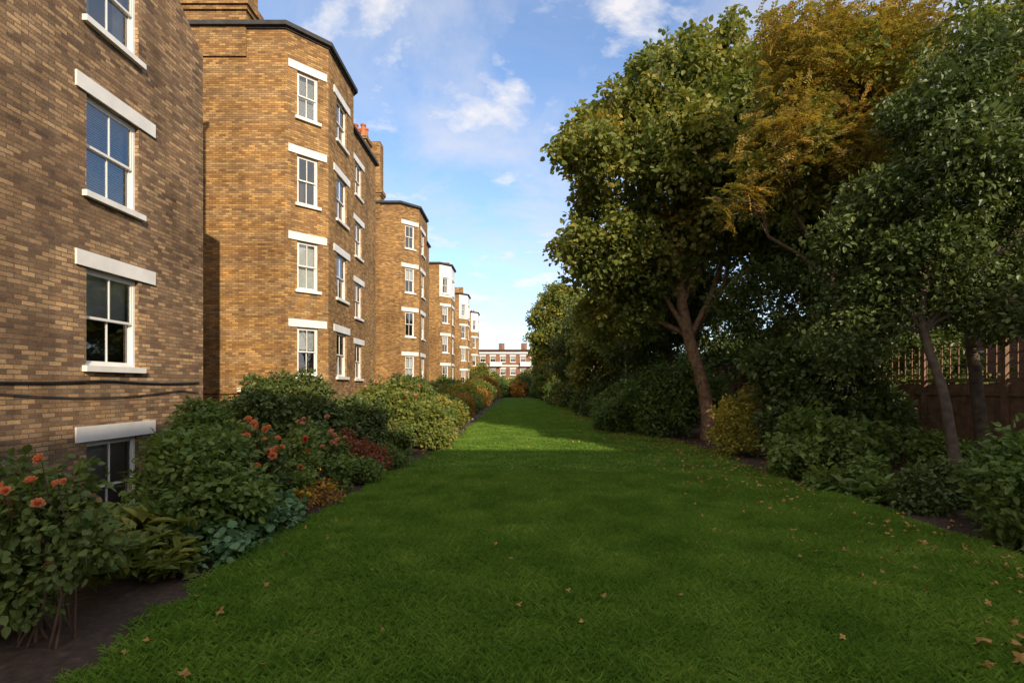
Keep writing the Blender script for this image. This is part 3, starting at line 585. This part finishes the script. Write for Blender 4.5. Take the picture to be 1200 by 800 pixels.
shrub('floribunda_rose',[(-3.55,6.9,.86,.26),(-3.35,6.8,.5,.26),(-3.9,7.2,.8,.3)],'small',L_rose,20,.95,flowers=(P_or,30,1.1),gap=.34,sprig=.7)
shrub('dahlia_plants',[(-3.1,7.2,.25,.22),(-3.3,7.8,.40,.26),(-2.95,8.2,.2,.2),(-3.6,8.3,.5,.3)],'mid',L_green,18,.7,flowers=(P_red,7,1.0),gap=.36,sprig=.7)
shrub('marigold_plants',[(-2.85,7.4,.12,.16),(-2.95,6.9,.12,.14)],'tiny',L_oran,26,.9,flowers=(P_yel,8,.8))
shrub('white_daisies',[(-3.3,6.5,.3,.2)],'tiny',L_green,28,1,flowers=(P_wh,14,.7))
shrub('viburnum_bush',[(-4.9,10.5,.9,.6),(-4.3,10.4,.75,.55),(-3.7,10.6,.6,.45),(-5.4,10.8,1.1,.55),(-4.6,10.9,1.4,.38),(-3.5,11.2,.8,.4)],'small',L_dark,18,1.2,g=-.2,sub=7,sprig=.7)
shrub('wall_shrub',[(-5.6,8.8,.0,.4),(-5.2,8.6,.45,.34),(-5.7,9.3,.8,.36),(-6.1,10,.7,.5),(-4.9,8.2,.1,.4)],'small',L_green,18,1.1,gap=.34,g=-.8,sub=6,sprig=.9)
shrub('berberis_bush',[(-3.0,9.6,.34,.26),(-3.3,9.9,.42,.26),(-2.8,10.0,.22,.2)],'tiny',L_red,24,1.1,sub=5,sprig=.7)
shrub('tall_perennials',[(-3.3,8.9,.55,.24),(-3.7,9.3,.8,.24),(-3.0,8.8,.25,.22)],'small',L_green,20,.9,flowers=(P_pk,16,1.1),gap=.34,sprig=.9)
shrub('spirea_shrub',[(-2.7,8.9,.15,.2),(-2.7,10.6,.2,.24)],'tiny',L_green,28,1,sprig=.6)
shrub('hibiscus_shrub',[(-3.2,13.8,.8,.55),(-2.5,14.2,.6,.42),(-3.8,14.3,1.1,.5),(-3.1,14.6,1.4,.35),(-2.3,13.7,.35,.3),(-3.5,13.6,.4,.42)],'small',L_ygr,17,1.25,flowers=(P_pk,16,1.3),sprig=1.0,gap=.3,sub=8)
shrub('tall_rose_bush',[(-4.0,12.3,.9,.4),(-3.6,12.0,.4,.4),(-3.0,12.4,.35,.3)],'small',L_rose,20,1.1,flowers=(P_pk,8,1.2),gap=.32,sub=5,sprig=.8)
lb=[(-3.0,17.5,.8,.7,L_green),(-3.9,18.5,1.3,1.0,L_green),(-2.9,20,.8,.8,L_ygr),(-4.4,22,1.5,1.2,L_dark),(-3.1,23.5,.8,.8,L_green),(-3.2,27,1.0,.9,L_oran),(-4.6,28,1.4,1.2,L_ygr),(-3.2,31,.9,.9,L_green),(-3.4,35,1.3,1.1,L_yell),(-4.4,37,1.6,1.3,L_green),(-3.3,41,1.3,1.1,L_oran),(-3.4,47,1.6,1.3,L_ygr),(-3.5,53,1.5,1.3,L_dark),(-3.6,60,1.9,1.6,L_oran),(-3.7,68,2,1.7,L_green)]
for (x,y,z,r,mt) in lb: shrub('border_shrub',[(x,y,z*.6,r*.7),(x-r*.6,y+.6,z*.85,r*.6),(x+r*.2,y+r*.7,z*.5,r*.5)],'small' if y<30 else 'mid',mt,13 if y<30 else 8,1.3,stems=2,sub=5,sprig=.7)
for i,x in enumerate(np.arange(-6,8,1.5)):
    shrub('boundary_hedge' if i%3 else 'boundary_shrub',[(x,75.5+(i%2),.9+.4*((i*7)%3),1.1+.2*(i%2))],'mid',[L_dark,L_ygr,L_green,L_dark,L_oran][i%5],6,1.6,stems=1,sub=4)
shrub('distant_trees',[(-6.5,84,2.5,2),(-4,84,1.9,1.6),(-1.5,84,1.4,1.4),(1,84,1.6,1.5),(3.5,84,2.4,2.2),(6,84,4,3)],'mid',L_ygr,4,2.2,stems=1)
# ------------------------------------------------------------------ sky, sun, camera
AZ=math.radians(27); EL=math.radians(25)
w=bpy.data.worlds.new('World'); scene.world=w; w.use_nodes=True; nt=w.node_tree; bg=nt.nodes['Background']
sk=N(nt,'ShaderNodeTexSky',sky_type='NISHITA'); sk.sun_disc=False; sk.sun_elevation=EL; sk.sun_rotation=math.pi-AZ; sk.air_density=1.0; sk.dust_density=1.0; sk.ozone_density=1.4
tc=N(nt,'ShaderNodeTexCoord'); sp=N(nt,'ShaderNodeSeparateXYZ'); nt.links.new(tc.outputs['Generated'],sp.inputs[0])
za=N(nt,'ShaderNodeMath',operation='MAXIMUM'); za.inputs[1].default_value=0.0; nt.links.new(sp.outputs[2],za.inputs[0])
zb=N(nt,'ShaderNodeMath',operation='ADD'); zb.inputs[1].default_value=0.12; nt.links.new(za.outputs[0],zb.inputs[0])
cx=N(nt,'ShaderNodeCombineXYZ')
for i in (0,1):
    dv=N(nt,'ShaderNodeMath',operation='DIVIDE'); nt.links.new(sp.outputs[i],dv.inputs[0]); nt.links.new(zb.outputs[0],dv.inputs[1]); nt.links.new(dv.outputs[0],cx.inputs[i])
fill_cov=N(nt,'ShaderNodeMapRange'); fill_cov.interpolation_type='SMOOTHSTEP'; fill_cov.inputs[1].default_value=.35; fill_cov.inputs[2].default_value=-.35; fill_cov.inputs[3].default_value=0; fill_cov.inputs[4].default_value=.34  # extra unseen cloud behind the camera, added to lift the ambient fill
nt.links.new(sp.outputs[1],fill_cov.inputs[0])
def cl(scale,stops,off,det=8,rough=.55,dist=.3,cover=1,sc=(1,1,1)):
    mp=N(nt,'ShaderNodeMapping'); mp.inputs['Location'].default_value=off; mp.inputs['Scale'].default_value=sc; nt.links.new(cx.outputs[0],mp.inputs[0])
    n=N(nt,'ShaderNodeTexNoise'); n.inputs['Scale'].default_value=scale; n.inputs['Detail'].default_value=det; n.inputs['Roughness'].default_value=rough; n.inputs['Distortion'].default_value=dist
    nt.links.new(mp.outputs[0],n.inputs['Vector']); ad=N(nt,'ShaderNodeMath',operation='MULTIPLY_ADD'); ad.inputs[1].default_value=cover; nt.links.new(fill_cov.outputs[0],ad.inputs[0]); nt.links.new(n.outputs['Fac'],ad.inputs[2])
    r=ramp(nt,stops); nt.links.new(ad.outputs[0],r.inputs[0]); return r.outputs[0]
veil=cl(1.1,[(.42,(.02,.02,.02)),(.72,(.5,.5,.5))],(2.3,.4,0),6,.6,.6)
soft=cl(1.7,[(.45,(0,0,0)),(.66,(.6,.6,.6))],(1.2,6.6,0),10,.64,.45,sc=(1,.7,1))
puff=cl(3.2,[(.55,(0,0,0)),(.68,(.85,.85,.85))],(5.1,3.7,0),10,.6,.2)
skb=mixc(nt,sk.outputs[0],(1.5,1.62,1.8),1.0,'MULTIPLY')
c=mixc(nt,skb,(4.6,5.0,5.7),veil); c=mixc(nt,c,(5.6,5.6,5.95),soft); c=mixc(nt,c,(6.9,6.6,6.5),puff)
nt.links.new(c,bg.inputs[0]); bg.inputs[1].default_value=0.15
sun=bpy.data.lights.new('sun','SUN'); sun.energy=5.0; sun.angle=math.radians(.5); sun.color=(1,.83,.61)
so=bpy.data.objects.new('sun',sun); COL.objects.link(so)
dirv=Vector((-math.sin(AZ)*math.cos(EL),math.cos(AZ)*math.cos(EL),-math.sin(EL))); so.rotation_euler=dirv.to_track_quat('-Z','Y').to_euler(); so.location=(10,-30,30)
cam=bpy.data.cameras.new('camera'); co=bpy.data.objects.new('camera',cam); COL.objects.link(co); scene.camera=co
co.location=(0,0,1.7); co.rotation_euler=(math.pi/2,0,0); cam.lens=18; cam.sensor_width=36; cam.shift_x=-8/1200; cam.shift_y=52/1200; cam.clip_end=3000; cam.clip_start=.05
scene.view_settings.view_transform='Standard'; scene.view_settings.look='None'; scene.view_settings.exposure=0
